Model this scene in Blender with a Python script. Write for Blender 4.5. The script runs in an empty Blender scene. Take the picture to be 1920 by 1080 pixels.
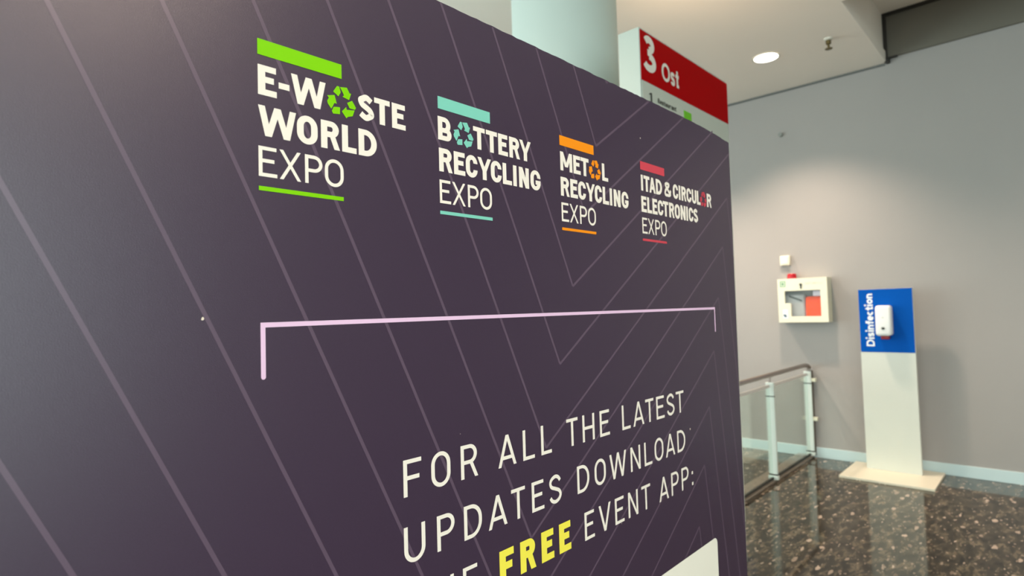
import bpy, bmesh, math, random
from mathutils import Matrix, Vector

random.seed(7)
S = bpy.context.scene
COL = S.collection

# ------------------------------------------------------------------ camera
CAM_H = 1.6
cam_data = bpy.data.cameras.new('camera')
cam_data.sensor_fit = 'HORIZONTAL'
cam_data.sensor_width = 36.0
cam_data.lens = 1108.0 / 1920.0 * 36.0
cam_data.clip_start = 0.02
cam = bpy.data.objects.new('camera', cam_data)
COL.objects.link(cam)
RX, RY, RZ = ((0.67904848, 0.00927481, 0.73403484),
              (-0.73353001, 0.04774157, 0.67797823),
              (-0.02875586, -0.99881666, 0.03922219))
M = Matrix(((RX[0], -RX[1], -RX[2], 0.0),
            (RY[0], -RY[1], -RY[2], 0.0),
            (RZ[0], -RZ[1], -RZ[2], CAM_H),
            (0, 0, 0, 1)))
cam.matrix_world = M
cam_data.dof.use_dof = True
cam_data.dof.focus_distance = 0.90
cam_data.dof.aperture_fstop = 5.5
S.camera = cam

# ------------------------------------------------------------------ view, world
S.view_settings.view_transform = 'Standard'
S.view_settings.look = 'None'
S.view_settings.gamma = 1.0
S.view_settings.use_curve_mapping = False
S.view_settings.exposure = 0.22

world = bpy.data.worlds.new('overcast_sky')
S.world = world
world.use_nodes = True
bg = world.node_tree.nodes['Background']
bg.inputs['Color'].default_value = (0.87, 1.0, 1.0, 1)
bg.inputs['Strength'].default_value = 4.6


def area_portal(name, loc, rot, sx, sy):
    d = bpy.data.lights.new(name, 'AREA')
    d.shape = 'RECTANGLE'
    d.size, d.size_y = sx, sy
    d.cycles.is_portal = True
    o = bpy.data.objects.new(name, d)
    o.location, o.rotation_euler = loc, rot
    COL.objects.link(o)


def spot(name, loc, power, color, angle, blend, radius, aim=(0, 0, -1)):
    d = bpy.data.lights.new(name, 'SPOT')
    d.energy, d.color = power, color
    d.spot_size, d.spot_blend = math.radians(angle), blend
    d.shadow_soft_size = radius
    o = bpy.data.objects.new(name, d)
    o.location = loc
    o.rotation_euler = Vector(aim).to_track_quat('-Z', 'Y').to_euler()
    COL.objects.link(o)
    return o


WARM = (1.0, 0.79, 0.62)
CEIL = 3.9
# room extents: x from the glazed front (-7) to the grey wall (6.654)
WX, FX = 6.654, -7.0
YB, YF = -5.0, 8.0

# ------------------------------------------------------------------ helpers
def mat(name, col, rough=0.5, metal=0.0, spec=0.5, emit=0.0, emit_col=None,
        noise=0.0, nscale=30.0, bump=0.0, bscale=200.0, coat=0.0):
    m = bpy.data.materials.new(name)
    m.use_nodes = True
    nt = m.node_tree
    b = nt.nodes['Principled BSDF']
    c = (col[0], col[1], col[2], 1)
    b.inputs['Base Color'].default_value = c
    b.inputs['Roughness'].default_value = rough
    b.inputs['Metallic'].default_value = metal
    b.inputs['Specular IOR Level'].default_value = spec
    b.inputs['Coat Weight'].default_value = coat
    if emit:
        b.inputs['Emission Color'].default_value = (*(emit_col or col), 1)
        b.inputs['Emission Strength'].default_value = emit
    tc = nt.nodes.new('ShaderNodeTexCoord')
    if noise:
        n = nt.nodes.new('ShaderNodeTexNoise')
        n.inputs['Scale'].default_value = nscale
        n.inputs['Detail'].default_value = 6
        nt.links.new(tc.outputs['Object'], n.inputs['Vector'])
        r = nt.nodes.new('ShaderNodeMix')
        r.data_type = 'RGBA'
        r.inputs['A'].default_value = tuple(max(0, v * (1 - noise)) for v in col) + (1,)
        r.inputs['B'].default_value = tuple(v * (1 + noise) for v in col) + (1,)
        nt.links.new(n.outputs['Fac'], r.inputs['Factor'])
        nt.links.new(r.outputs['Result'], b.inputs['Base Color'])
    if bump:
        n2 = nt.nodes.new('ShaderNodeTexNoise')
        n2.inputs['Scale'].default_value = bscale
        n2.inputs['Detail'].default_value = 4
        nt.links.new(tc.outputs['Object'], n2.inputs['Vector'])
        bp = nt.nodes.new('ShaderNodeBump')
        bp.inputs['Strength'].default_value = bump
        bp.inputs['Distance'].default_value = 0.002
        nt.links.new(n2.outputs['Fac'], bp.inputs['Height'])
        nt.links.new(bp.outputs['Normal'], b.inputs['Normal'])
    return m


def glass_mat(name, tint, gloss=0.04, edge=0.95):
    m = bpy.data.materials.new(name)
    m.use_nodes = True
    nt = m.node_tree
    nt.nodes.clear()
    out = nt.nodes.new('ShaderNodeOutputMaterial')
    tr = nt.nodes.new('ShaderNodeBsdfTransparent')
    tr.inputs['Color'].default_value = (*tint, 1)
    gl = nt.nodes.new('ShaderNodeBsdfGlossy')
    gl.inputs['Roughness'].default_value = 0.02
    lw = nt.nodes.new('ShaderNodeLayerWeight')
    lw.inputs['Blend'].default_value = 0.5
    pw = nt.nodes.new('ShaderNodeMath')
    pw.operation = 'POWER'
    pw.inputs[1].default_value = 5
    nt.links.new(lw.outputs['Facing'], pw.inputs[0])
    fr = nt.nodes.new('ShaderNodeMath')
    fr.operation = 'MULTIPLY_ADD'
    fr.inputs[1].default_value = edge
    fr.inputs[2].default_value = gloss
    nt.links.new(pw.outputs[0], fr.inputs[0])
    mx = nt.nodes.new('ShaderNodeMixShader')
    nt.links.new(fr.outputs[0], mx.inputs[0])
    nt.links.new(tr.outputs[0], mx.inputs[1])
    nt.links.new(gl.outputs[0], mx.inputs[2])
    nt.links.new(mx.outputs[0], out.inputs['Surface'])
    return m


def floor_mat():
    m = bpy.data.materials.new('polished_granite')
    m.use_nodes = True
    nt = m.node_tree
    b = nt.nodes['Principled BSDF']
    N, L = nt.nodes.new, nt.links.new
    tc = N('ShaderNodeTexCoord')
    mp = N('ShaderNodeMapping')
    mp.inputs['Rotation'].default_value = (0, 0, math.radians(43))
    mp.inputs['Scale'].default_value = (0.60, 1.6, 1.0)
    L(tc.outputs['Object'], mp.inputs['Vector'])
    n1 = N('ShaderNodeTexNoise')
    n1.inputs['Scale'].default_value = 12
    n1.inputs['Detail'].default_value = 9
    n1.inputs['Roughness'].default_value = 0.72
    n1.inputs['Distortion'].default_value = 0.35
    L(mp.outputs[0], n1.inputs['Vector'])
    cr = N('ShaderNodeValToRGB')
    e = cr.color_ramp.elements
    e[0].position, e[0].color = 0.38, (0.010, 0.0075, 0.0055, 1)
    e[1].position, e[1].color = 0.63, (0.150, 0.118, 0.078, 1)
    k = e.new(0.50)
    k.color = (0.040, 0.031, 0.021, 1)
    L(n1.outputs['Fac'], cr.inputs[0])
    # pale pinkish flakes
    v = N('ShaderNodeTexVoronoi')
    v.inputs['Scale'].default_value = 15
    v.inputs['Randomness'].default_value = 1
    n0 = N('ShaderNodeTexNoise')
    n0.inputs['Scale'].default_value = 14
    mxv = N('ShaderNodeMix')
    mxv.data_type = 'VECTOR'
    mxv.inputs['Factor'].default_value = 0.06
    L(mp.outputs[0], n0.inputs['Vector'])
    L(mp.outputs[0], mxv.inputs['A'])
    L(n0.outputs['Color'], mxv.inputs['B'])
    L(mxv.outputs['Result'], v.inputs['Vector'])
    sep = N('ShaderNodeSeparateColor')
    L(v.outputs['Color'], sep.inputs[0])
    rad = N('ShaderNodeMath')
    rad.operation = 'MULTIPLY_ADD'
    L(sep.outputs[0], rad.inputs[0])
    rad.inputs[1].default_value = 0.60
    rad.inputs[2].default_value = -0.24
    lt = N('ShaderNodeMath')
    lt.operation = 'LESS_THAN'
    L(v.outputs['Distance'], lt.inputs[0])
    L(rad.outputs[0], lt.inputs[1])
    fl = N('ShaderNodeMix')
    fl.data_type = 'RGBA'
    L(lt.outputs[0], fl.inputs['Factor'])
    L(cr.outputs[0], fl.inputs['A'])
    fc = N('ShaderNodeValToRGB')
    fc.color_ramp.elements[0].color = (0.16, 0.115, 0.083, 1)
    fc.color_ramp.elements[1].color = (0.46, 0.36, 0.29, 1)
    L(sep.outputs[1], fc.inputs[0])
    L(fc.outputs[0], fl.inputs['B'])
    # finer pale chips between the flakes
    v2 = N('ShaderNodeTexVoronoi')
    v2.inputs['Scale'].default_value = 34
    L(mxv.outputs['Result'], v2.inputs['Vector'])
    sp2 = N('ShaderNodeSeparateColor')
    L(v2.outputs['Color'], sp2.inputs[0])
    r2 = N('ShaderNodeMath')
    r2.operation = 'MULTIPLY_ADD'
    L(sp2.outputs[0], r2.inputs[0])
    r2.inputs[1].default_value = 0.85
    r2.inputs[2].default_value = -0.42
    lt2 = N('ShaderNodeMath')
    lt2.operation = 'LESS_THAN'
    L(v2.outputs['Distance'], lt2.inputs[0])
    L(r2.outputs[0], lt2.inputs[1])
    fl2 = N('ShaderNodeMix')
    fl2.data_type = 'RGBA'
    L(lt2.outputs[0], fl2.inputs['Factor'])
    L(fl.outputs['Result'], fl2.inputs['A'])
    fc2 = N('ShaderNodeValToRGB')
    fc2.color_ramp.elements[0].color = (0.11, 0.075, 0.055, 1)
    fc2.color_ramp.elements[1].color = (0.30, 0.24, 0.185, 1)
    L(sp2.outputs[1], fc2.inputs[0])
    L(fc2.outputs[0], fl2.inputs['B'])
    L(fl2.outputs['Result'], b.inputs['Base Color'])
    b.inputs['Roughness'].default_value = 0.07
    b.inputs['Specular IOR Level'].default_value = 0.36
    return m


def link(name, bm, material, parent=None, smooth=False, flat=False):
    me = bpy.data.meshes.new(name)
    if not flat:
        bmesh.ops.recalc_face_normals(bm, faces=bm.faces)
    bm.to_mesh(me)
    bm.free()
    me.materials.append(material)
    if smooth is True:
        for p in me.polygons:
            p.use_smooth = True
        try:
            me.set_sharp_from_angle(angle=math.radians(40))
        except Exception:
            pass
    o = bpy.data.objects.new(name, me)
    COL.objects.link(o)
    if parent:
        o.parent = parent
        o.matrix_parent_inverse = Matrix.Translation(-parent.matrix_basis.translation)
    return o


def empty(name, loc, label, cat, group=None):
    o = bpy.data.objects.new(name, None)
    o.empty_display_size = 0.1
    o.location = loc
    COL.objects.link(o)
    tag(o, label, cat, group)
    return o


def tag(o, label, cat=None, group=None):
    o['label'] = label
    if cat:
        o['category'] = cat
    if group:
        o['group'] = group
    return o


def box(bm, x0, x1, y0, y1, z0, z1, bevel=0.0, seg=2):
    r = bmesh.ops.create_cube(bm, size=1)
    vs = r['verts']
    for v in vs:
        v.co = Vector(((x0 + x1) / 2 + v.co.x * (x1 - x0), (y0 + y1) / 2 + v.co.y * (y1 - y0),
                       (z0 + z1) / 2 + v.co.z * (z1 - z0)))
    if bevel:
        es = list({e for v in vs for e in v.link_edges})
        bmesh.ops.bevel(bm, geom=es, offset=bevel, segments=seg, affect='EDGES', profile=0.5)
    return bm


def nb():
    return bmesh.new()


def structure(name, bm, material, label=None, smooth=False):
    o = link(name, bm, material, None, smooth)
    o['kind'] = 'structure'
    if label:
        o['label'] = label
    return o


def lathe(bm, prof, cx, cy, seg=48, caps=True):
    rings = []
    for r, z in prof:
        rings.append([bm.verts.new((cx + r * math.cos(2 * math.pi * i / seg),
                                    cy + r * math.sin(2 * math.pi * i / seg), z)) for i in range(seg)])
    for a, b in zip(rings[:-1], rings[1:]):
        for i in range(seg):
            j = (i + 1) % seg
            bm.faces.new((a[i], a[j], b[j], b[i]))
    if caps:
        bm.faces.new(rings[0][::-1])
        bm.faces.new(rings[-1])
    return bm


def tube(bm, pts, r, seg=14):
    pts = [Vector(p) for p in pts]
    rings = []
    for i, p in enumerate(pts):
        t = (pts[min(i + 1, len(pts) - 1)] - pts[max(i - 1, 0)]).normalized()
        up = Vector((0, 0, 1)) if abs(t.z) < 0.9 else Vector((0, 1, 0))
        a = t.cross(up).normalized()
        b = a.cross(t).normalized()
        rings.append([bm.verts.new(p + r * (math.cos(2 * math.pi * k / seg) * a + math.sin(2 * math.pi * k / seg) * b))
                      for k in range(seg)])
    for A, B in zip(rings[:-1], rings[1:]):
        for k in range(seg):
            j = (k + 1) % seg
            bm.faces.new((A[k], A[j], B[j], B[k]))
    bm.faces.new(rings[0][::-1])
    bm.faces.new(rings[-1])
    return bm


# ------------------------------------------------------------------ lettering (flat print made of polygons)
def arc(cx, cy, rx, ry, a0, a1, n=10):
    return [(cx + rx * math.cos(math.radians(a0 + (a1 - a0) * i / n)),
             cy + ry * math.sin(math.radians(a0 + (a1 - a0) * i / n))) for i in range(n + 1)]


def band(o, i, closed=False):
    q = []
    n = len(o)
    for k in range(n if closed else n - 1):
        j = (k + 1) % n
        q.append([o[k], o[j], i[j], i[k]])
    return q


def stroke(pts, s):
    L, R = [], []
    n = len(pts)
    for k in range(n):
        a = pts[max(k - 1, 0)]
        b = pts[min(k + 1, n - 1)]
        dx, dy = b[0] - a[0], b[1] - a[1]
        d = math.hypot(dx, dy) or 1
        nx, ny = -dy / d * s / 2, dx / d * s / 2
        L.append((pts[k][0] + nx, pts[k][1] + ny))
        R.append((pts[k][0] - nx, pts[k][1] - ny))
    return band(L, R)


def spline(cp, n=8):
    P = [cp[0]] + list(cp) + [cp[-1]]
    out = []
    for k in range(1, len(P) - 2):
        p0, p1, p2, p3 = P[k - 1], P[k], P[k + 1], P[k + 2]
        for i in range(n):
            t = i / n
            out.append(tuple(0.5 * (2 * p1[c] + (p2[c] - p0[c]) * t + (2 * p0[c] - 5 * p1[c] + 4 * p2[c] - p3[c]) * t * t
                                    + (-p0[c] + 3 * p1[c] - 3 * p2[c] + p3[c]) * t ** 3) for c in (0, 1)))
    out.append(cp[-1])
    return out


def rect(x0, y0, x1, y1):
    return [(x0, y0), (x1, y0), (x1, y1), (x0, y1)]


def para(xb, xt, y0, y1, wd):
    return [(xb, y0), (xb + wd, y0), (xt + wd, y1), (xt, y1)]


def glyph(ch, w, h, sv, sh):
    """polygons of one upright monoline letter in the box 0..w, 0..h"""
    R = min(w * 0.5, h * 0.5)
    ri, rj = max(R - sv, 1e-5), max(R - sh, 1e-5)
    D = sv * (0.90 if sv > 0.2 * h else 1.02)

    def corner(cx, cy, a0, a1):
        return arc(cx, cy, R, R, a0, a1), arc(cx, cy, ri, rj, a0, a1)
    if ch == 'E':
        return [rect(0, 0, sv, h), rect(sv, h - sh, w * .97, h), rect(sv, 0, w, sh),
                rect(sv, .53 * h - sh / 2, w * .85, .53 * h + sh / 2)]
    if ch == 'F':
        return [rect(0, 0, sv, h), rect(sv, h - sh, w, h), rect(sv, .5 * h - sh / 2, w * .88, .5 * h + sh / 2)]
    if ch == 'L':
        return [rect(0, 0, sv, h), rect(sv, 0, w, sh)]
    if ch == 'T':
        return [rect(0, h - sh, w, h), rect(w / 2 - sv / 2, 0, w / 2 + sv / 2, h - sh)]
    if ch == 'I':
        return [rect(w / 2 - sv / 2, 0, w / 2 + sv / 2, h)]
    if ch == 'H':
        return [rect(0, 0, sv, h), rect(w - sv, 0, w, h), rect(sv, h / 2 - sh / 2, w - sv, h / 2 + sh / 2)]
    if ch == '-':
        return [rect(0, .46 * h - sh / 2, w, .46 * h + sh / 2)]
    if ch == ':':
        a = sv * 1.1
        return [rect(w / 2 - a / 2, 0.02 * h, w / 2 + a / 2, 0.02 * h + a), rect(w / 2 - a / 2, .52 * h, w / 2 + a / 2, .52 * h + a)]
    if ch in 'OCGU':
        tr = corner(w - R, h - R, 0, 90)
        tl = corner(R, h - R, 90, 180)
        bl = corner(R, R, 180, 270)
        br = corner(w - R, R, 270, 360)
        if ch == 'O':
            return band(tr[0] + tl[0] + bl[0] + br[0], tr[1] + tl[1] + bl[1] + br[1], True)
        if ch == 'U':
            return band([(0, h)] + bl[0] + br[0] + [(w, h)], [(sv, h)] + bl[1] + br[1] + [(w - sv, h)])
        yt, yb = .70 * h, .30 * h
        top_o, top_i = [(w, yt)] + tr[0] + tl[0], [(w - sv, yt + .04 * h)] + tr[1] + tl[1]
        if ch == 'C':
            return band(top_o + bl[0] + br[0] + [(w, yb)], top_i + bl[1] + br[1] + [(w - sv, yb - .04 * h)])
        return band(top_o + bl[0] + br[0] + [(w, .5 * h)], top_i + bl[1] + br[1] + [(w - sv, .5 * h)]) + \
            [rect(w * .5, .5 * h - sh, w, .5 * h)]
    if ch == 'D':
        R = min(w * .62, h * .5)
        ri, rj = max(R - sv, 1e-5), max(R - sh, 1e-5)
        o = [(sv * .5, h)] + arc(w - R, h - R, R, R, 90, 0) + arc(w - R, R, R, R, 0, -90) + [(sv * .5, 0)]
        i = [(sv * .5, h - sh)] + arc(w - R, h - R, ri, rj, 90, 0) + arc(w - R, R, ri, rj, 0, -90) + [(sv * .5, sh)]
        return [rect(0, 0, sv, h)] + band(o, i)
    if ch in 'PR':
        m = .40 * h if ch == 'P' else .42 * h
        bw = w if ch == 'P' else w * .95
        r = (h - m) / 2
        rx = min(bw * .62, r * 1.05)
        o = [(sv * .5, h)] + arc(bw - rx, h - r, rx, r, 90, 0) + arc(bw - rx, m + r, rx, r, 0, -90) + [(sv * .5, m)]
        i = [(sv * .5, h - sh)] + arc(bw - rx, h - r, max(rx - sv, 1e-5), r - sh, 90, 0) + \
            arc(bw - rx, m + r, max(rx - sv, 1e-5), r - sh, 0, -90) + [(sv * .5, m + sh)]
        g = [rect(0, 0, sv, h)] + band(o, i)
        if ch == 'R':
            g.append(para(w - D, w * .60 - D * .62, 0, m + sh * .6, D))
        return g
    if ch == 'B':
        g = [rect(0, 0, sv, h)]
        for y0, y1, bw in ((0, .54 * h, w), (.54 * h - sh, h, w * .93)):
            r = (y1 - y0) / 2
            rx = min(bw * .55, r)
            o = [(sv * .5, y1)] + arc(bw - rx, y1 - r, rx, r, 90, -90, 18) + [(sv * .5, y0)]
            i = [(sv * .5, y1 - sh)] + arc(bw - rx, y1 - r, max(rx - sv, 1e-5), r - sh, 90, -90, 18) + [(sv * .5, y0 + sh)]
            g += band(o, i)
        return g
    if ch == 'S':
        s = (sv + sh) / 2
        k = s / 2
        a, b = k, w - k
        c = w / 2
        cp = [(b - .02 * w, .76 * h), (b - .16 * w, h - k - .055 * h), (c, h - k), (a + .12 * w, h - k - .07 * h), (a, .745 * h),
              (a + .10 * w, .60 * h), (c, .51 * h), (b - .10 * w, .41 * h), (b, .26 * h), (b - .13 * w, k + .065 * h), (c, k),
              (a + .14 * w, k + .055 * h), (a - .01 * w, .24 * h)]
        return stroke(spline(cp), s)
    if ch == 'A':
        return [para(0, w / 2 - D * .5, 0, h, D), para(w - D, w / 2 - D * .5, 0, h, D),
                rect(w * .22, .22 * h, w * .78, .22 * h + sh)]
    if ch == 'V':
        return [para(w / 2 - D * .5, 0, 0, h, D), para(w / 2 - D * .5, w - D, 0, h, D)]
    if ch == 'W':
        q = .25 * w
        return [para(q - D * .45, 0, 0, h, D), para(q - D * .45, w / 2 - D / 2, 0, h, D),
                para(w - q - D * .55, w / 2 - D / 2, 0, h, D), para(w - q - D * .55, w - D, 0, h, D)]
    if ch == 'X':
        return [para(0, w - D, 0, h, D), para(w - D, 0, 0, h, D)]
    if ch == 'Y':
        return [rect(w / 2 - sv / 2, 0, w / 2 + sv / 2, .42 * h), para(w / 2 - sv / 2, 0, .40 * h, h, D),
                para(w / 2 + sv / 2 - D, w - D, .40 * h, h, D)]
    if ch == 'M':
        return [rect(0, 0, sv, h), rect(w - sv, 0, w, h), para(w / 2 - sv * .5, sv * .1, .22 * h, h, sv * .95),
                para(w / 2 - sv * .45, w - sv * 1.05, .22 * h, h, sv * .95)]
    if ch == 'N':
        return [rect(0, 0, sv, h), rect(w - sv, 0, w, h), para(w - sv * 1.05, sv * .05, 0, h, sv)]
    if ch == '&':
        s = (sv + sh) / 2
        k = s / 2
        cp = [(w - k, k), (.62 * w, .36 * h), (.24 * w, .70 * h), (.20 * w, .84 * h), (.42 * w, h - k), (.64 * w, .85 * h),
              (.58 * w, .70 * h), (.26 * w, .50 * h), (k, .28 * h), (.18 * w, .08 * h + k * .4), (.42 * w, k),
              (.72 * w, .14 * h), (w - k, .48 * h)]
        return stroke(spline(cp), s * .85)
    if ch == '3':
        s, k = sv, sv / 2
        def ell(cx, cy, rx, ry, a0, a1):
            return arc(cx, cy, rx, ry, a0, a1, 22)
        up = ell(w * .48, .755 * h, w * .42 - k, .245 * h - k, 155, -90)
        lo = ell(w * .48, .275 * h, w * .52 - k, .275 * h - k, 90, -155)
        return stroke(up, s) + stroke(lo, s) + [rect(w * .36, .53 * h - k * .9, w * .50, .53 * h + k * .9)]
    if ch == '1':
        return [rect(w * .55, 0, w * .55 + sv, h), para(w * .05, w * .55, h * .78, h, sv)]
    # lower case; x height .72 of the capitals
    x = .72 * h
    s = sv
    k = s / 2
    if ch == 'i':
        return [rect(w / 2 - k, 0, w / 2 + k, x), rect(w / 2 - k, h * .86, w / 2 + k, h * .86 + s)]
    if ch == 'n':
        r = w / 2
        return [rect(0, 0, s, x)] + band([(w, 0)] + arc(w - r, x - r, r, r, 0, 180), [(w - s, 0)] + arc(w - r, x - r, r - s, r - s * .9, 0, 180))
    if ch == 'u':
        r = w / 2
        return [rect(w - s, 0, w, x)] + band([(0, x)] + arc(r, r, r, r, 180, 360), [(s, x)] + arc(r, r, r - s, r - s * .9, 180, 360))
    if ch == 'o':
        return band(arc(w / 2, x / 2, w / 2, x / 2, 0, 360, 28), arc(w / 2, x / 2, w / 2 - s, x / 2 - s, 0, 360, 28))
    if ch == 'c':
        return band(arc(w / 2, x / 2, w / 2, x / 2, 48, 312, 24), arc(w / 2, x / 2, w / 2 - s, x / 2 - s, 48, 312, 24))
    if ch == 'e':
        return band(arc(w / 2, x / 2, w / 2, x / 2, 0, 318, 26), arc(w / 2, x / 2, w / 2 - s, x / 2 - s, 0, 318, 26)) + \
            [rect(k, x / 2 - s * .45, w, x / 2 + s * .4)]
    if ch == 'a':
        return band(arc(w / 2, x / 2, w / 2, x / 2, 0, 360, 26), arc(w / 2, x / 2, w / 2 - s, x / 2 - s, 0, 360, 26)) + [rect(w - s, 0, w, x)]
    if ch == 't':
        return [rect(w * .3, s, w * .3 + s, h * .93), rect(0, x - s, w, x), rect(w * .3, 0, w, s)]
    if ch == 'f':
        return [rect(w * .3, 0, w * .3 + s, h - s), rect(0, x - s, w, x), rect(w * .3, h - s, w, h)]
    if ch == 'r':
        return [rect(0, 0, s, x), rect(s, x - s, w, x)]
    if ch == 's':
        cp = [(w - k, x * .74), (w * .7, x - k), (w * .3, x - k), (k, x * .74), (w * .3, x * .54), (w * .7, x * .46), (w - k, x * .26),
              (w * .7, k), (w * .3, k), (k, x * .26)]
        return stroke(spline(cp), s)
    return []


def put(bm, polys, f, out=(0, -1, 0)):
    """add flat print polygons; every face looks towards 'out', each a hair above the last"""
    out = Vector(out)
    k0 = len(bm.faces)
    for k, p in enumerate(polys):
        up = out * (1.5e-6 * ((k0 + k) % 60))
        co = [Vector(f(q)) + up for q in p]
        nrm = Vector((0, 0, 0))
        for a, b in zip(co, co[1:] + co[:1]):
            nrm += (a - co[0]).cross(b - co[0])
        if nrm.length < 1e-14:
            continue
        if nrm.dot(out) < 0:
            co.reverse()
        bm.faces.new([bm.verts.new(c) for c in co])


# ------------------------------------------------------------------ materials
M_wall = mat('grey_wall_paint', (0.345, 0.325, 0.312), 0.55, noise=0.02, nscale=3, bump=0.05, bscale=90)
M_ceil = mat('ceiling_paint', (0.92, 0.86, 0.78), 0.8, noise=0.015, nscale=2)
M_base = mat('pale_skirting', (0.56, 0.69, 0.71), 0.35)
M_floor = floor_mat()
M_seam = mat('shadow_gap', (0.13, 0.135, 0.13), 0.9)
M_dark = mat('dark_bronze', (0.018, 0.016, 0.013), 0.5)
M_darkpanel = mat('dark_panel', (0.14, 0.13, 0.105), 0.6)
M_column = mat('pale_column_paint', (0.50, 0.57, 0.535), 0.75, spec=0.2, noise=0.03, nscale=2.5)
M_white = mat('white_enamel', (0.80, 0.84, 0.79), 0.35)
M_post = mat('white_powder_coat', (0.68, 0.74, 0.70), 0.35)
M_steel = mat('brushed_steel', (0.33, 0.28, 0.25), 0.32, metal=0.9)
M_brass = mat('dull_brass', (0.16, 0.12, 0.05), 0.4, metal=0.7)
M_glass = glass_mat('green_tinted_glass', (0.91, 0.955, 0.93))
M_pane = glass_mat('clear_glass', (0.95, 0.97, 0.96))
M_cabpane = glass_mat('cabinet_acrylic', (0.97, 0.97, 0.96), 0.012, 0.6)
M_stone = mat('stone_kerb', (0.20, 0.155, 0.12), 0.15, noise=0.35, nscale=25)
M_lamp = mat('lit_diffuser', (1, 0.97, 0.86), 0.5, emit=7.0, emit_col=(1.0, 0.94, 0.80))
M_trimw = mat('lamp_ring', (0.72, 0.70, 0.62), 0.5)

M_board = mat('aubergine_print', (0.042, 0.0245, 0.051), 0.33, spec=0.7, noise=0.13, nscale=420, bump=0.10, bscale=900)
M_chev = mat('mauve_line_print', (0.100, 0.066, 0.106), 0.33, spec=0.7)
M_text = mat('off_white_print', (0.83, 0.775, 0.70), 0.5, spec=0.2)
M_lime = mat('lime_print', (0.20, 0.58, 0.001), 0.5, spec=0.15)
M_teal = mat('teal_print', (0.20, 0.565, 0.47), 0.5, spec=0.15)
M_orange = mat('orange_print', (0.86, 0.27, 0.008), 0.5, spec=0.15)
M_rose = mat('rose_print', (0.58, 0.062, 0.090), 0.5, spec=0.15)
M_yellow = mat('yellow_print', (0.86, 0.76, 0.085), 0.5, spec=0.15)
M_pink = mat('lilac_print', (0.76, 0.53, 0.74), 0.5, spec=0.2)
M_card = mat('cream_card_print', (0.86, 0.83, 0.74), 0.45, spec=0.3)
M_core = mat('raw_board_edge', (0.050, 0.040, 0.045), 0.85, noise=0.3, nscale=60)
M_chip = mat('bare_board_fleck', (0.75, 0.66, 0.55), 0.8)

M_red = mat('red_sign_print', (0.42, 0.0003, 0.0016), 0.55, spec=0.04)
M_signw = mat('pale_sign_print', (0.56, 0.59, 0.52), 0.45)
M_sbody = mat('white_sign_body', (0.45, 0.50, 0.455), 0.4)
M_black = mat('black_print', (0.03, 0.035, 0.03), 0.5)
M_grn = mat('green_print', (0.16, 0.55, 0.01), 0.45)
M_blue = mat('blue_sign_print', (0.0012, 0.085, 0.42), 0.5, spec=0.05)
M_cream = mat('cream_lacquer', (0.78, 0.76, 0.60), 0.4)
M_wbox = mat('cream_plastic', (0.86, 0.83, 0.68), 0.45)
M_standw = mat('white_laminate', (0.64, 0.66, 0.60), 0.4)
M_plate = mat('cream_base_plate', (0.72, 0.66, 0.53), 0.4)
M_plastic = mat('white_plastic', (0.80, 0.81, 0.80), 0.3)
M_rlens = mat('red_lens', (0.40, 0.004, 0.012), 0.25)
M_rnoz = mat('dark_red_plastic', (0.25, 0.004, 0.008), 0.35)
M_orangebag = mat('orange_red_fabric', (0.92, 0.075, 0.004), 0.7, spec=0.1, noise=0.3, nscale=18)
M_greydev = mat('grey_plastic', (0.40, 0.42, 0.44), 0.45, noise=0.25, nscale=14)
M_inner = mat('cabinet_lining', (0.30, 0.30, 0.28), 0.6)
M_paper = mat('white_paper', (0.82, 0.85, 0.86), 0.6)

# ------------------------------------------------------------------ room shell
structure('floor', box(nb(), FX, WX, YB, YF, -0.12, 0), M_floor)
REC_X0, REC_Y1, REC_Z = 5.02, 1.13, 4.37      # raised ceiling bay beside the grey wall
bm = nb()
box(bm, FX, WX, REC_Y1, YF, CEIL, CEIL + 0.75)
box(bm, FX, REC_X0, YB, REC_Y1, CEIL, CEIL + 0.75)
box(bm, REC_X0, WX, YB, REC_Y1, REC_Z, CEIL + 0.75)
structure('ceiling', bm, M_ceil)
structure('wall_right', box(nb(), WX, WX + 0.2, YB, YF, -0.12, CEIL + 0.75), M_wall)
bm = nb()                                      # far wall, its left part opened for an added window
box(bm, FX, WX + 0.2, YF, YF + 0.2, -0.12, 0.15)
box(bm, FX, WX + 0.2, YF, YF + 0.2, 3.75, CEIL + 0.75)
box(bm, 4.0, WX + 0.2, YF, YF + 0.2, 0.15, 3.75)
structure('wall_back', bm, M_wall)
bm = nb()                                      # wall behind the viewer, with a wide window
box(bm, FX, WX + 0.2, YB - 0.2, YB, -0.12, 0.5)
box(bm, FX, WX + 0.2, YB - 0.2, YB, 3.5, CEIL + 0.75)
box(bm, FX, -5.0, YB - 0.2, YB, 0.5, 3.5)
box(bm, 1.0, WX + 0.2, YB - 0.2, YB, 0.5, 3.5)
structure('wall_front', bm, M_wall)
bm = nb()                                      # left wall: low parapet and lintel around a glazed front
box(bm, FX - 0.2, FX, YB - 0.2, YF + 0.2, -0.12, 0.15)
box(bm, FX - 0.2, FX, YB - 0.2, YF + 0.2, 3.75, CEIL + 0.75)
structure('wall_left', bm, M_wall)


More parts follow.
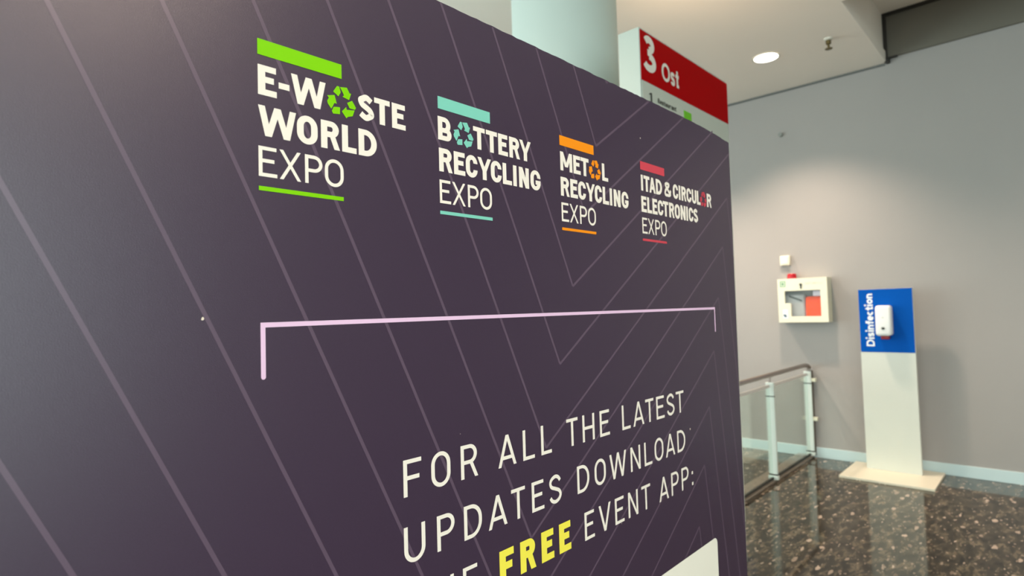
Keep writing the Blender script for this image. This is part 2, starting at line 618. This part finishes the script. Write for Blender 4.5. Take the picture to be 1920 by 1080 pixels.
def window(name, axis, pos, a0, a1, z0, z1, n):
    bm = nb()
    t = 0.05
    def b(u0, u1, v0, v1):
        if axis == 'x':
            box(bm, pos - .06, pos + .02, u0, u1, v0, v1)
        else:
            box(bm, u0, u1, pos - .06, pos + .02, v0, v1)
    for k in range(n + 1):
        u = a0 + (a1 - a0) * k / n
        b(u - t / 2 if 0 < k < n else (u if k == 0 else u - t), u + t / 2 if 0 < k < n else (u + t if k == 0 else u), z0, z1)
    b(a0, a1, z0, z0 + t)
    b(a0, a1, z1 - t, z1)
    f = structure(name, bm, M_post)
    bm = nb()
    if axis == 'x':
        box(bm, pos - .03, pos - .02, a0 + t, a1 - t, z0 + t, z1 - t)
    else:
        box(bm, a0 + t, a1 - t, pos - .03, pos - .02, z0 + t, z1 - t)
    link('pane', bm, M_pane, f)


window('window_1', 'x', FX - 0.08, YB, YF, 0.15, 3.75, 9)
window('window_2', 'y', YB - 0.08, -5.0, 1.0, 0.5, 3.5, 5)
area_portal('daylight_portal', (FX - 0.15, (YB + YF) / 2, 1.95), (0, math.radians(-90), 0), 3.6, YF - YB)
window('window_added', 'y', YF + 0.12, FX, 4.0, 0.15, 3.75, 8)  # added opening, its daylight brightens the left side of the column
area_portal('daylight_portal', (-1.5, YF + 0.15, 1.95), (math.radians(-90), 0, 0), 11.0, 3.6)
area_portal('daylight_portal', (-2.0, YB - 0.15, 2.0), (math.radians(90), 0, 0), 6.0, 3.0)

structure('baseboard_right', box(nb(), WX - 0.014, WX, YB, YF, 0, 0.105, 0.003), M_base)
# narrow shadow gap where the grey wall meets the ceiling
structure('trim_1', box(nb(), WX - 0.006, WX, REC_Y1, YF, CEIL - 0.022, CEIL), M_seam)
# dark panel on the upper wall inside the raised bay
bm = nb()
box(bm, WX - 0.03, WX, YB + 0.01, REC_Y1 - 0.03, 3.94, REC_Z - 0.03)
structure('trim_2', bm, M_darkpanel, 'dark panel above the grey wall')
bm = nb()
box(bm, WX - 0.05, WX, REC_Y1 - 0.03, REC_Y1, 3.93, REC_Z)
box(bm, WX - 0.05, WX, YB + 0.01, REC_Y1 - 0.03, REC_Z - 0.03, REC_Z)
structure('trim_3', bm, M_dark, 'black edging along the dark panel')
# lip of the ceiling edge
structure('trim_4', box(nb(), REC_X0, WX - 0.05, REC_Y1 - 0.016, REC_Y1, CEIL, CEIL + 0.10), M_ceil)

# small black clip on the wall under the raised bay
bm = nb()
box(bm, WX - 0.06, WX, 1.085, 1.118, 3.885, 3.935, 0.006)
box(bm, WX - 0.05, WX - 0.02, 1.02, 1.09, 3.925, 3.937)
tag(link('cable_clip', bm, M_dark), 'tiny black clip on the grey wall at the corner of the raised ceiling', 'clip')
bm = nb()
tube(bm, [(WX, 2.122, 3.42), (WX - 0.012, 2.122, 3.42), (WX - 0.03, 2.122, 3.42)], 0.022)
tag(link('wall_plug', bm, mat('dull_plug', (0.26, 0.27, 0.25), 0.6)), 'small round dull grey plug high on the grey wall', 'plug')

# ------------------------------------------------------------------ column
bm = nb()
CX, CY, CR = 3.08, 2.31, 0.344
lathe(bm, [(CR, 0.0), (CR, CEIL)], CX, CY, 96)
o = structure('trim_5', bm, M_column, 'thick round pale mint column behind the dark board', True)
o.name = 'column'
del o['kind']
tag(o, 'thick round pale mint column rising behind the dark board to the ceiling', 'column')

# ------------------------------------------------------------------ downlights and sprinkler
def downlight(x, y, label, power, z=CEIL, cone=112, blend=0.7):
    t = empty('ceiling_downlight', (x, y, z), label, 'lamp', 'round recessed downlights')
    bm = nb()
    lathe(bm, [(0.118, z - 0.001), (0.122, z - 0.006), (0.112, z - 0.008), (0.104, z - 0.004)], x, y, 48, False)
    link('trim_ring', bm, M_trimw, t, True)
    bm = nb()
    lathe(bm, [(0.0005, z - 0.0035), (0.105, z - 0.0035)], x, y, 48, False)
    link('diffuser', bm, M_lamp, t)
    spot('downlight_beam', (x, y, z - 0.03), power, WARM, cone, blend, 0.10)
    return t


downlight(5.645, 1.90, 'glowing round downlight in the ceiling right of the red sign', 270)
downlight(5.645, 3.50, 'second downlight of the row, hidden above the red sign', 270)
downlight(5.645, -1.70, 'added downlight in line with the row, beyond the raised ceiling bay', 270, z=REC_Z)  # added to brighten the wall that the board's right side reflects
for x, y in ((-1.2, -2.3), (0.75, -2.3), (3.2, 5.2), (0.75, 3.5), (-2.5, 1.0)):
    downlight(x, y, 'glowing round downlight elsewhere in the hall ceiling', 165, cone=158, blend=0.35)

t = empty('sprinkler_head', (5.643, 1.369, CEIL), 'small brass sprinkler hanging from the ceiling near the bay edge', 'sprinkler')
bm = nb()
lathe(bm, [(0.036, CEIL), (0.034, CEIL - 0.010), (0.020, CEIL - 0.020)], 5.643, 1.369, 32)
link('rosette', bm, M_trimw, t, True)
bm = nb()
lathe(bm, [(0.022, CEIL - 0.018), (0.020, CEIL - 0.05), (0.010, CEIL - 0.055), (0.009, CEIL - 0.085), (0.014, CEIL - 0.088)], 5.643, 1.369, 24)
link('body', bm, M_brass, t, True)
bm = nb()
lathe(bm, [(0.030, CEIL - 0.090), (0.030, CEIL - 0.094)], 5.643, 1.369, 24)
link('deflector', bm, M_brass, t)

# ------------------------------------------------------------------ pylon sign "3 Ost"
YS = 1.5
SX0, SX1 = 1.7522 * YS, 2.4716 * YS
STOP = CAM_H + 0.9515 * YS
SRED = CAM_H + 0.7695 * YS
sg = empty('hall_sign', ((SX0 + SX1) / 2, YS + .06, 0), 'tall white pylon sign with red top reading 3 Ost', 'sign')
bm = nb()
box(bm, SX0, SX1, YS, YS + 0.125, 0, STOP, 0.004)
link('body', bm, M_sbody, sg)
bm = nb()
box(bm, SX0 + .012, SX1 - .006, YS - 0.003, YS + 0.001, 0.25, SRED)
p = link('pale_panel', bm, M_signw, sg)
p['label'] = 'pale lower panel of the sign'
bm = nb()
box(bm, SX0 + .006, SX1 - .004, YS - 0.004, YS + 0.001, SRED, STOP - 0.012)
red = link('red_panel', bm, M_red, sg)
red['label'] = 'red top panel of the sign'


def sign_text(name, s, x0, z0, hgt, widths, gap, sv, material, parent, yy=YS - 0.006):
    bm = nb()
    x = x0
    for ch, w in zip(s, widths):
        if ch != ' ':
            put(bm, glyph(ch, w, hgt, sv, sv * .9), lambda q, x=x: (x + q[0], yy, z0 + q[1]))
        x += w + gap
    return link(name, bm, material, parent, flat=True)


def zs(v):
    return CAM_H + v * YS


sign_text('numeral', '3', 1.766 * YS, zs(0.808), 0.127 * YS, [0.089 * YS], 0, 0.0255 * YS, M_text, red)
sign_text('lettering', 'Ost', 1.8946 * YS, zs(0.8055), 0.0667 * YS, [0.060 * YS, 0.031 * YS, 0.026 * YS], 0.0055 * YS, 0.0125 * YS, M_text, red)
sign_text('numeral', '1', 1.794 * YS, zs(0.700), 0.037 * YS, [0.028 * YS], 0, 0.0095 * YS, M_black, p)
sign_text('lettering', 'Restaurant', 1.860 * YS, zs(0.7135), 0.0175 * YS, [0.0108 * YS] * 10, 0.0030 * YS, 0.0034 * YS, M_black, p)
bm = nb()
box(bm, 2.0565 * YS, 2.1176 * YS, YS - 0.005, YS - 0.0025, zs(0.672), zs(0.734))
pic = link('pictogram', bm, M_grn, p)
pic['label'] = 'green pictogram square on the sign'

# added lamp, out of view on top of the sign, for the warm ceiling glow
LX, LY = SX1 - 0.16, YS + 0.075
t = empty('added_uplight', (LX, LY, STOP), 'added low warm lamp on top of the red sign, making the ceiling glow', 'lamp')
bm = nb()
box(bm, LX - .05, LX + .05, LY - .03, LY + .03, STOP, STOP + .014, .003)
link('housing', bm, M_trimw, t)
bm = nb()
box(bm, LX - .04, LX + .04, LY - .022, LY + .022, STOP + .0135, STOP + .016)
link('lens', bm, M_lamp, t)
spot('added_glow_beam', (LX, LY, STOP + .03), 26, (1.0, 0.70, 0.45), 125, 1.0, 0.03, aim=(0.42, 0.10, 0.9))

# ------------------------------------------------------------------ display board
YBD = 0.65
BX0, BX1, BTOP = -0.16, 1.604, 2.0605
board = empty('display_board', ((BX0 + BX1) / 2, YBD, 0),
              'large dark purple expo display board in the foreground with four recycling logos', 'display board')
# panel with a slightly ragged, hand-cut outline
bm = nb()
n = 150
ft, bt, fb, bb = [], [], [], []
for i in range(n + 1):
    x = BX0 + (BX1 - BX0) * i / n
    z = BTOP + random.uniform(-0.0009, 0.0006) - (0.012 * max(0, (x - 1.3) / 0.304) ** 2)
    for lst, yy, zz in ((ft, YBD, z), (bt, YBD + 0.010, z + random.uniform(-.0008, .0008)), (fb, YBD, 0.0), (bb, YBD + 0.010, 0.0)):
        lst.append(bm.verts.new((x, yy, zz)))
for i in range(n):
    bm.faces.new((fb[i], fb[i + 1], ft[i + 1], ft[i]))
    bm.faces.new((bb[i + 1], bb[i], bt[i], bt[i + 1]))
    bm.faces.new((ft[i], ft[i + 1], bt[i + 1], bt[i]))
    bm.faces.new((bb[i], bb[i + 1], fb[i + 1], fb[i]))
bm.faces.new((fb[0], ft[0], bt[0], bb[0]))
bm.faces.new((fb[n], bb[n], bt[n], ft[n]))
panel = link('panel', bm, M_board, board)
panel.data.materials.append(M_core)
for f in panel.data.polygons:
    if abs(f.normal.y) < 0.5:
        f.material_index = 1
for x in (0.25, 1.25):                         # rear feet that keep it upright
    bm = nb()
    vs = [bm.verts.new(c) for c in ((x, YBD + .010, 0), (x, YBD + .36, 0), (x, YBD + .010, 1.1),
                                    (x + .012, YBD + .010, 0), (x + .012, YBD + .36, 0), (x + .012, YBD + .010, 1.1))]
    for f in ((0, 1, 2), (5, 4, 3), (0, 3, 4, 1), (1, 4, 5, 2), (2, 5, 3, 0)):
        bm.faces.new([vs[i] for i in f])
    link('rear_foot', bm, M_core, board)


def on_board(lift):
    return lambda q: (q[0], YBD - lift, q[1])


L1, L2, L3 = 0.0002, 0.0005, 0.0007


def clip_line(a, b, x0, x1, y0, y1):
    t0, t1 = 0.0, 1.0
    dx, dy = b[0] - a[0], b[1] - a[1]
    for p_, q_ in ((-dx, a[0] - x0), (dx, x1 - a[0]), (-dy, a[1] - y0), (dy, y1 - a[1])):
        if abs(p_) < 1e-12:
            if q_ < 0:
                return None
            continue
        r = q_ / p_
        if p_ < 0:
            t0 = max(t0, r)
        else:
            t1 = min(t1, r)
    if t0 >= t1:
        return None
    return (a[0] + dx * t0, a[1] + dy * t0), (a[0] + dx * t1, a[1] + dy * t1)


# nested chevrons: down-strokes from upper left, a valley, a rise, a peak, steep down-strokes on the right
chev = nb()
LW = 0.0046
for k in range(-3, 22):
    vx, vy = 0.9567 - 0.0448 * k, 1.9177 - 0.13766 * k
    px_, py_ = 1.5746 - 0.0403 * (k - 4), 1.8902 - 0.1353 * (k - 4)
    up = 2.6
    pts = [(vx - 0.462 * (up - vy), up), (vx, vy), (px_, py_), (px_ + 0.170 * (py_ + 0.4), -0.4)]
    for a, b in zip(pts[:-1], pts[1:]):
        c = clip_line(a, b, BX0, BX1 - 0.001, 0.0, BTOP - 0.0015)
        if c:
            put(chev, stroke(list(c), LW), on_board(L1))
ch = link('chevron_line_pattern', chev, M_chev, board, flat=True)
ch['label'] = 'thin mauve zigzag lines printed over the board'


def write(bm, text, boxes, v0, v1, sv, sh, lift=L2):
    for c, (a, b) in zip(text, boxes):
        put(bm, glyph(c, b - a, v1 - v0, sv, sh), lambda q, a=a: (a + q[0], YBD - lift, v0 + q[1]))


RECYCLE = [[(0.339, 0.963), (0.416, 0.966), (0.465, 0.791), (0.385, 0.644), (0.206, 0.756)],
           [(0.443, 0.959), (0.685, 1.0), (0.776, 0.837), (0.833, 0.841), (0.756, 0.617), (0.524, 0.666), (0.574, 0.721), (0.545, 0.795)],
           [(0.003, 0.58), (0.249, 0.651), (0.323, 0.39), (0.245, 0.399), (0.136, 0.185), (0.019, 0.33), (0.0, 0.411), (0.058, 0.519)],
           [(0.218, 0.27), (0.431, 0.303), (0.427, 0.082), (0.193, 0.048), (0.15, 0.125)],
           [(0.493, 0.186), (0.652, 0.367), (0.665, 0.279), (0.947, 0.322), (0.873, 0.115), (0.705, 0.06), (0.651, 0.0)],
           [(0.685, 0.507), (0.861, 0.62), (1.0, 0.416), (0.957, 0.345), (0.767, 0.352)]]
ROW1, ROW2, ROW3 = (1.8525, 1.8870), (1.8060, 1.8405), (1.7595, 1.7938)
EXPO = ((0.0, 0.0214), (0.0243, 0.0504), (0.0555, 0.0782), (0.0813, 0.1072))
RECY = ((0.0, .0257), (.0286, .0513), (.0526, .0772), (.0776, .1073), (.1064, .1309), (.1336, .1551), (.1578, .1676), (.1729, .1980), (.2019, .2285))


def logo(x0, bar, lines1, line2, box2, sym, material, colour):
    bm = nb()
    put(bm, [rect(x0, 1.8983, x0 + bar, 1.9165)], on_board(L2))
    lg = link('expo_logo', bm, material, board, flat=True)
    lg['label'] = f'{colour} bar heading the logo with {colour} recycling arrows'
    rows = [(t, b, ROW1, 0.0086, 0.0071) for t, b in lines1]
    rows += [(line2, box2, ROW2, 0.0086, 0.0071), ('EXPO', [(x0 + a, x0 + b) for a, b in EXPO], ROW3, 0.0044, 0.0042)]
    for text, boxes, row, sv, sh in rows:
        bm = nb()
        write(bm, text, boxes, *row, sv, sh)
        link('logo_word', bm, M_text, lg, flat=True)['label'] = f'white letters {text} of the logo'
    bm = nb()
    put(bm, [rect(x0, 1.7434, x0 + bar, 1.7483)], on_board(L2))
    link('underline', bm, material, lg, flat=True)['label'] = f'{colour} line below the lettering'
    bm = nb()
    (a, b), v0, v1 = sym, 1.8495, 1.8890
    put(bm, [[(a + (b - a) * x, v0 + (v1 - v0) * y) for x, y in pg] for pg in RECYCLE], on_board(L2))
    link('recycling_symbol', bm, material, lg, flat=True)['label'] = f'{colour} recycling arrows standing in for the letter A'


logo(.2915, .1067, [('E-W', [(.2917, .3136), (.3159, .3290), (.3311, .3758)]), ('STE', [(.4215, .4455), (.4459, .4706), (.4739, .4965)])],
     'WORLD', [(.2916, .3367), (.3375, .3641), (.3684, .3942), (.3972, .4180), (.4210, .4487)], (.3776, .4183), M_lime, 'lime green')
logo(.5552, .1076, [('B', [(.5545, .5806)]), ('TTERY', [(.6252, .6505), (.6529, .6780), (.6803, .7028), (.7063, .7320), (.7312, .7607)])],
     'RECYCLING', [(.5553 + a, .5553 + b) for a, b in RECY], (.5847, .6256), M_teal, 'pale teal')
logo(.8408, .1070, [('MET', [(.8414, .8772), (.8806, .9032), (.9039, .9296)]), ('L', [(.9746, .9957)])],
     'RECYCLING', [(.8406 + a, .8406 + b) for a, b in RECY], (.9299, .9707), M_orange, 'orange')
logo(1.1220, .1060,
     [('ITAD', [(1.1205, 1.1335), (1.1345, 1.1595), (1.1578, 1.1850), (1.1870, 1.2150)]), ('&', [(1.2253, 1.2591)]), ('CIRCUL', [(1.2664, 1.2920), (1.2930, 1.3060),
      (1.3085, 1.3335), (1.3350, 1.3605), (1.3632, 1.3885), (1.3910, 1.4110)]), ('R', [(1.4480, 1.4750)])],
     'ELECTRONICS',
     [(1.1212, 1.1435), (1.1460, 1.1660), (1.1685, 1.1905), (1.1920, 1.2170), (1.2160, 1.2410), (1.2445, 1.2700), (1.2715, 1.2980),
      (1.3010, 1.3265), (1.3285, 1.3405), (1.3430, 1.3675), (1.3685, 1.3930)], (1.4090, 1.4460), M_rose, 'rose red')

# lilac bracket with rounded ends
bm = nb()
bw = 0.0055
put(bm, [rect(.2914, 1.5953 - bw, 1.4691, 1.5953), rect(.2914, 1.5350, .2914 + bw, 1.5953 - bw), rect(1.4691 - bw, 1.5350, 1.4691, 1.5953 - bw),
         arc(.2914 + bw / 2, 1.5350, bw / 2, bw / 2, 180, 360, 10), arc(1.4691 - bw / 2, 1.5350, bw / 2, bw / 2, 180, 360, 10)], on_board(L2))
link('bracket_line', bm, M_pink, board, flat=True)['label'] = 'lilac bracket line across the middle of the board'

SV, SH = 0.0064, 0.0056
SLOGAN = [('FOR', [(.4801, .5105), (.5275, .5627), (.5827, .6170)], 0), ('ALL', [(.6605, .7022), (.7184, .7472), (.7642, .7921)], 0),
          ('THE', [(.8343, .8677), (.8821, .9198), (.9374, .9705)], 0),
          ('LATEST', [(1.0150, 1.0461), (1.0567, 1.0997), (1.1060, 1.1403), (1.1517, 1.1870), (1.1983, 1.2330), (1.2412, 1.2784)], 0),
          ('UPDATES', [(.4790, .5147), (.5354, .5679), (.5861, .6222), (.6361, .6774), (.6873, .7202), (.7366, .7678), (.7820, .8150)], 1),
          ('DOWNLOAD', [(.8611, .8980), (.9149, .9520), (.9655, 1.0251), (1.0412, 1.0790), (1.0951, 1.1264), (1.1375, 1.1755),
                        (1.1857, 1.2281), (1.2400, 1.2787)], 1),
          ('THE', [(.4800, .5130), (.5270, .5640), (.5815, .6108)], 2), ('FREE', [(.6572, .6896), (.7048, .7429), (.7571, .7900), (.8045, .8377)], 2),
          ('EVENT', [(.8789, .9096), (.9240, .9641), (.9787, 1.0111), (1.0266, 1.0634), (1.0776, 1.1133)], 2),
          ('APP:', [(1.1504, 1.1923), (1.2050, 1.2396), (1.2535, 1.2882), (1.3010, 1.3130)], 2)]
for text, boxes, row in SLOGAN:
    v0, v1 = ((1.3567, 1.4055), (1.2687, 1.3173), (1.1807, 1.2305))[row]
    free = text == 'FREE'
    bm = nb()
    write(bm, text, boxes, v0, v1, 0.0140 if free else SV, 0.0112 if free else SH)
    link('slogan_word', bm, M_yellow if free else M_text, board, flat=True)['label'] = \
        ('bold yellow word FREE' if free else f'off-white word {text} on line {("one", "two", "three")[row]} of the slogan')
# pale rounded card below the slogan
bm = nb()
x0, x1, z0, z1, r = .335, 1.4265, 0.47, 1.0275, 0.016
put(bm, [arc(x1 - r, z1 - r, r, r, 0, 90, 8) + arc(x0 + r, z1 - r, r, r, 90, 180, 8) + arc(x0 + r, z0 + r, r, r, 180, 270, 8) +
         arc(x1 - r, z0 + r, r, r, 270, 360, 8)], on_board(L2))
link('pale_card', bm, M_card, board, flat=True)['label'] = 'cream rounded card at the foot of the board'
# chips and dust flecks on the print
for x, z, s in ((.2312, 1.6012, .0022), (1.1266, 1.9672, .0022), (1.305, 1.312, .0030), (.583, 1.4235, .0009), (1.0, 1.1785, .0015)):
    bm = nb()
    put(bm, [[(x + s * random.uniform(.6, 1) * math.cos(a) * .8, z + s * random.uniform(.5, 1) * math.sin(a)) for a in
              [2 * math.pi * i / 7 for i in range(7)]]], on_board(L3))
    link('chipped_fleck', bm, M_chip, board, flat=True)

# ------------------------------------------------------------------ AED cabinet on the wall
AX, AY0, AY1, AZ0, AZ1 = 6.497, 1.700, 2.178, 1.400, 1.855
ab = empty('defibrillator_cabinet', (WX, (AY0 + AY1) / 2, AZ0), 'cream defibrillator wall cabinet with a window, on the grey wall', 'cabinet')
w_y0, w_y1, w_z0, w_z1 = 1.765, 2.110, 1.462, 1.728


def frame_plate(bm, xf, xb):
    """cabinet front with a stepped window opening"""
    outer = [(AY0, AZ0), (AY1, AZ0), (AY1, AZ1), (AY0, AZ1)]
    # opening: a rectangle whose lower left corner (seen from the hall) is notched
    hy, hz = 2.052, 1.600
    tiles = [(AY0, w_y0, AZ0, AZ1), (w_y0, AY1, AZ0, w_z0), (w_y0, AY1, w_z1, AZ1), (w_y1, AY1, w_z0, w_z1), (hy, w_y1, w_z0, hz)]
    for y0, y1, z0, z1 in tiles:
        box(bm, xf, xb, y0, y1, z0, z1)


bm = nb()
t_ = 0.012
box(bm, AX + .03, WX - .001, AY0, AY0 + t_, AZ0, AZ1)
box(bm, AX + .03, WX - .001, AY1 - t_, AY1, AZ0, AZ1)
box(bm, AX + .03, WX - .001, AY0 + t_, AY1 - t_, AZ0, AZ0 + t_)
box(bm, AX + .03, WX - .001, AY0 + t_, AY1 - t_, AZ1 - t_, AZ1)
link('case', bm, M_cream, ab)
bm = nb()
box(bm, WX - .012, WX - .001, AY0 + t_, AY1 - t_, AZ0 + t_, AZ1 - t_)
link('back_panel', bm, M_inner, ab)
bm = nb()
frame_plate(bm, AX, AX + .028)
bmesh.ops.remove_doubles(bm, verts=bm.verts, dist=1e-5)
dr = link('door', bm, M_cream, ab)
bm = nb()
box(bm, AX + .010, AX + .014, w_y0, w_y1, w_z0, w_z1)
link('window_pane', bm, M_cabpane, dr)
bm = nb()                                     # green emblem, upper left: outlined heart sign field
yy = AX - .0012
for y0, y1, z0, z1 in ((2.098, 2.152, 1.824, 1.832), (2.098, 2.152, 1.772, 1.780), (2.098, 2.106, 1.78, 1.824), (2.144, 2.152, 1.78, 1.824)):
    box(bm, yy, AX + .001, y0, y1, z0, z1)
box(bm, yy, AX + .001, 2.112, 2.138, 1.797, 1.807)
box(bm, yy, AX + .001, 2.120, 2.130, 1.786, 1.818)
link('emblem', bm, mat('soft_green_print', (0.07, 0.36, 0.19), .5), dr)['label'] = 'green emblem on the cabinet door'
bm = nb()
lathe(bm, [(0.012, 0), (0.012, 0.012)], 0, 0, 20)
for v in bm.verts:
    v.co = Vector((AX + .002 - v.co.z, 1.947 + v.co.x, 1.790 + v.co.y))
box(bm, AX - .012, AX, 1.942, 1.952, 1.748, 1.790, .002)
link('lock', bm, M_black, dr)['label'] = 'black lock on the cabinet door'
bm = nb()
for i in range(9):                             # tiny line of lettering
    y = 1.905 - i * .019
    put(bm, glyph('DEFIBRILL'[i] if 'DEFIBRILL'[i] in 'DEFIBRL' else 'I', .013, .016, .003, .003),
        lambda q, y=y: (AX - .0008, y - q[0], 1.790 + q[1]), (-1, 0, 0))
link('lettering', bm, mat('grey_print', (.42, .42, .36), .5), dr, flat=True)
bm = nb()
box(bm, AX - .001, AX + .001, 2.085, 2.135, 1.440, 1.535)
st = link('sticker', bm, M_paper, dr)
st['label'] = 'white sticker on the door'
bm = nb()
box(bm, AX - .002, AX + .001, 2.098, 2.122, 1.455, 1.475)
box(bm, AX - .002, AX + .001, 2.104, 2.130, 1.468, 1.484)
link('sticker_mark', bm, mat('blue_grey_print', (.10, .18, .26), .5), st)
# red alarm beacon on top of the case
bm = nb()
lathe(bm, [(0.046, AZ1 - 0.0005), (0.046, AZ1 + .035), (0.043, AZ1 + .050), (0.036, AZ1 + .056), (0.0, AZ1 + .057)], AX + .09, 2.058, 32, False)
tag(link('alarm_beacon', bm, M_rlens, None, True), 'short red alarm beacon on top of the cream cabinet', 'alarm')
# device and bag inside
bm = nb()
box(bm, AX + .050, WX - .016, 1.93, 2.155, AZ0 + t_ + .0005, 1.69, .02, 3)
dv = tag(link('defibrillator', bm, M_greydev, None, True), 'grey defibrillator behind the left half of the cabinet window', 'defibrillator')
bm = nb()
vs = [bm.verts.new(c) for c in ((AX + .049, 1.955, 1.63), (AX + .049, 2.085, 1.685), (AX + .049, 2.085, 1.665), (AX + .049, 1.955, 1.61))]
bm.faces.new(vs)
link('dark_band', bm, M_black, dv)
bm = nb()
box(bm, AX + .045, WX - .016, 1.725, 1.925, AZ0 + t_ + .0005, 1.665, .022, 3)
bg_ = tag(link('rescue_bag', bm, M_orangebag, None, True), 'orange red rescue bag behind the right half of the cabinet window', 'bag')
bm = nb()
box(bm, AX + .048, AX + .10, 1.765, 1.850, 1.667, 1.722, .006)
tag(link('paper_pack', bm, mat('pale_lilac_pack', (.70, .66, .78), .5)), 'pale lilac pack on top of the orange rescue bag in the cabinet', 'pack')

# small square detector box above the cabinet
bx = empty('wall_switch_box', (WX, 2.13, 2.0), 'small square cream box on the grey wall above the cabinet', 'switch')
bm = nb()
box(bm, WX - .045, WX, 2.082, 2.180, 2.005, 2.108, .008, 3)
link('housing', bm, M_wbox, bx, True)
bm = nb()
box(bm, WX - .049, WX - .044, 2.096, 2.166, 2.019, 2.094, .004)
link('cover', bm, M_wbox, bx)

# ------------------------------------------------------------------ glass balustrade
RYL = 1.955
bal = empty('glass_balustrade', (5.6, RYL, 0), 'glass balustrade with white posts and a steel handrail beside the board', 'railing')
bm = nb()
box(bm, 3.2, WX - .014, RYL - .02, RYL + .14, 0, .022, .003)
structure('trim_6', bm, M_stone, 'polished stone kerb under the glass balustrade')
for x in (4.40, 5.515, 6.600):
    bm = nb()
    box(bm, x - .012, x + .012, RYL - .036, RYL + .036, .022, .89, .004)
    ps = link('post', bm, M_post, bal)
    bm = nb()
    box(bm, x - .016, x + .016, RYL - .038, RYL + .038, .762, .770)
    link('joint_band', bm, M_dark, ps)['label'] = 'dark joint band near the top of the post'
    bm = nb()
    box(bm, x - .016, x + .016, RYL - .038, RYL + .038, .062, .074)
    link('joint_band', bm, M_dark, ps)['label'] = 'dark joint band above the foot of the post'
    bm = nb()
    box(bm, x - .020, x + .020, RYL - .042, RYL + .042, .022, .060, .006)
    link('foot', bm, M_post, ps)
    bm = nb()
    tube(bm, [(x, RYL, .89), (x, RYL, .945)], .008)
    link('rail_bracket', bm, M_steel, ps)
for x0, x1 in ((3.20, 4.375), (4.425, 5.49), (5.54, 6.575)):
    bm = nb()
    box(bm, x0, x1, RYL - .005, RYL + .005, .045, .845)
    g = link('glass_panel', bm, M_glass, bal)
    bm = nb()
    box(bm, x0, x1, RYL - .009, RYL + .009, .030, .047)
    link('bottom_gasket', bm, M_dark, g)['label'] = 'dark gasket under the glass'
    bm = nb()
    box(bm, x0, x1, RYL - .007, RYL + .007, .845, .872, .002)
    link('top_edge_strip', bm, mat('pale_edge_strip', (.66, .62, .58), .4), g)
bm = nb()
tube(bm, [(3.2, RYL, .955), (6.50, RYL, .955), (6.56, RYL, .953), (6.595, RYL - .006, .945), (6.612, RYL - .02, .925), (6.615, RYL - .028, .90)], .021, 18)
link('handrail', bm, M_steel, bal, True)
for z in (.80, .40):
    bm = nb()
    box(bm, 6.600, 6.640, RYL - .075, RYL - .034, z - .018, z + .018, .004)
    link('glass_clamp', bm, M_cream, bal)['label'] = 'pale clamp beside the end post'
bm = nb()
box(bm, 6.622, 6.640, RYL - .042, RYL - .014, .022, .90)  # brown strip colours in the shade between end post and wall
link('shade_strip', bm, mat('shade_brown', (.13, .10, .075), .5), bal)['label'] = 'brown strip standing in for the shade behind the end post'

# ------------------------------------------------------------------ disinfection stand
PX, PY0, PY1 = 6.40, 0.972, 1.409
ds = empty('disinfection_stand', (6.35, 1.19, 0), 'white disinfection stand with a blue top panel beside the grey wall', 'stand')
bm = nb()
box(bm, 6.00, 6.62, 0.83, 1.55, 0, .022, .003)
link('base_plate', bm, M_plate, ds)['label'] = 'cream base plate'
bm = nb()
box(bm, PX, PX + .045, PY0, PY1, .022, 1.711, .003)
up = link('upright', bm, M_standw, ds)
bm = nb()
box(bm, PX - .002, PX + .002, PY0 + .002, PY1 - .002, 1.118, 1.709)
bl = link('blue_panel', bm, M_blue, up)
bl['label'] = 'blue top panel of the stand'
bm = nb()
word = 'Disinfection'
wd = {'D': .062, 'i': .020, 's': .040, 'n': .044, 'f': .032, 'e': .046, 'c': .042, 't': .034, 'o': .048}
tot = sum(wd[c] for c in word)
gap = (0.495 - tot) / (len(word) - 1)
z = 1.173
for c in word:                                  # written upwards
    put(bm, glyph(c, wd[c], .066, .0145, .013), lambda q, z=z: (PX - .0035, 1.290 + q[1], z + q[0]), (-1, 0, 0))
    z += wd[c] + gap
ln = link('panel_lettering', bm, mat('white_print', (.86, .90, .92), .45), up, flat=True)
ln['label'] = 'white word Disinfection running upwards'

dp = empty('soap_dispenser', (PX, 1.193, 1.27), 'white touch-free dispenser with a red spout mounted on the blue panel', 'dispenser')
bm = nb()
box(bm, PX - .105, PX - .0025, 1.128, 1.258, 1.275, 1.555, .026, 4)
for v in bm.verts:                               # front leans out a little towards the bottom
    k = (1.555 - v.co.z) / .28
    if v.co.x < PX - .05:
        v.co.x -= .018 * k
link('housing', bm, M_plastic, dp, True)
bm = nb()
lathe(bm, [(.0005, 0), (.014, 0), (.014, .006)], 0, 0, 24, False)
for v in bm.verts:
    v.co = Vector((PX - .1225 + (-.003 + v.co.z * .5), 1.193 + v.co.x, 1.345 + v.co.y * .85))
link('sensor_window', bm, M_black, dp)
bm = nb()
box(bm, PX - .1125, PX - .108, 1.185, 1.203, 1.440, 1.447)
link('small_mark', bm, mat('grey_mark', (.5, .5, .5), .5), dp)
bm = nb()
box(bm, PX - .085, PX - .03, 1.155, 1.222, 1.243, 1.277, .008, 3)
link('spout', bm, M_rnoz, dp, True)['label'] = 'dark red spout under the dispenser'
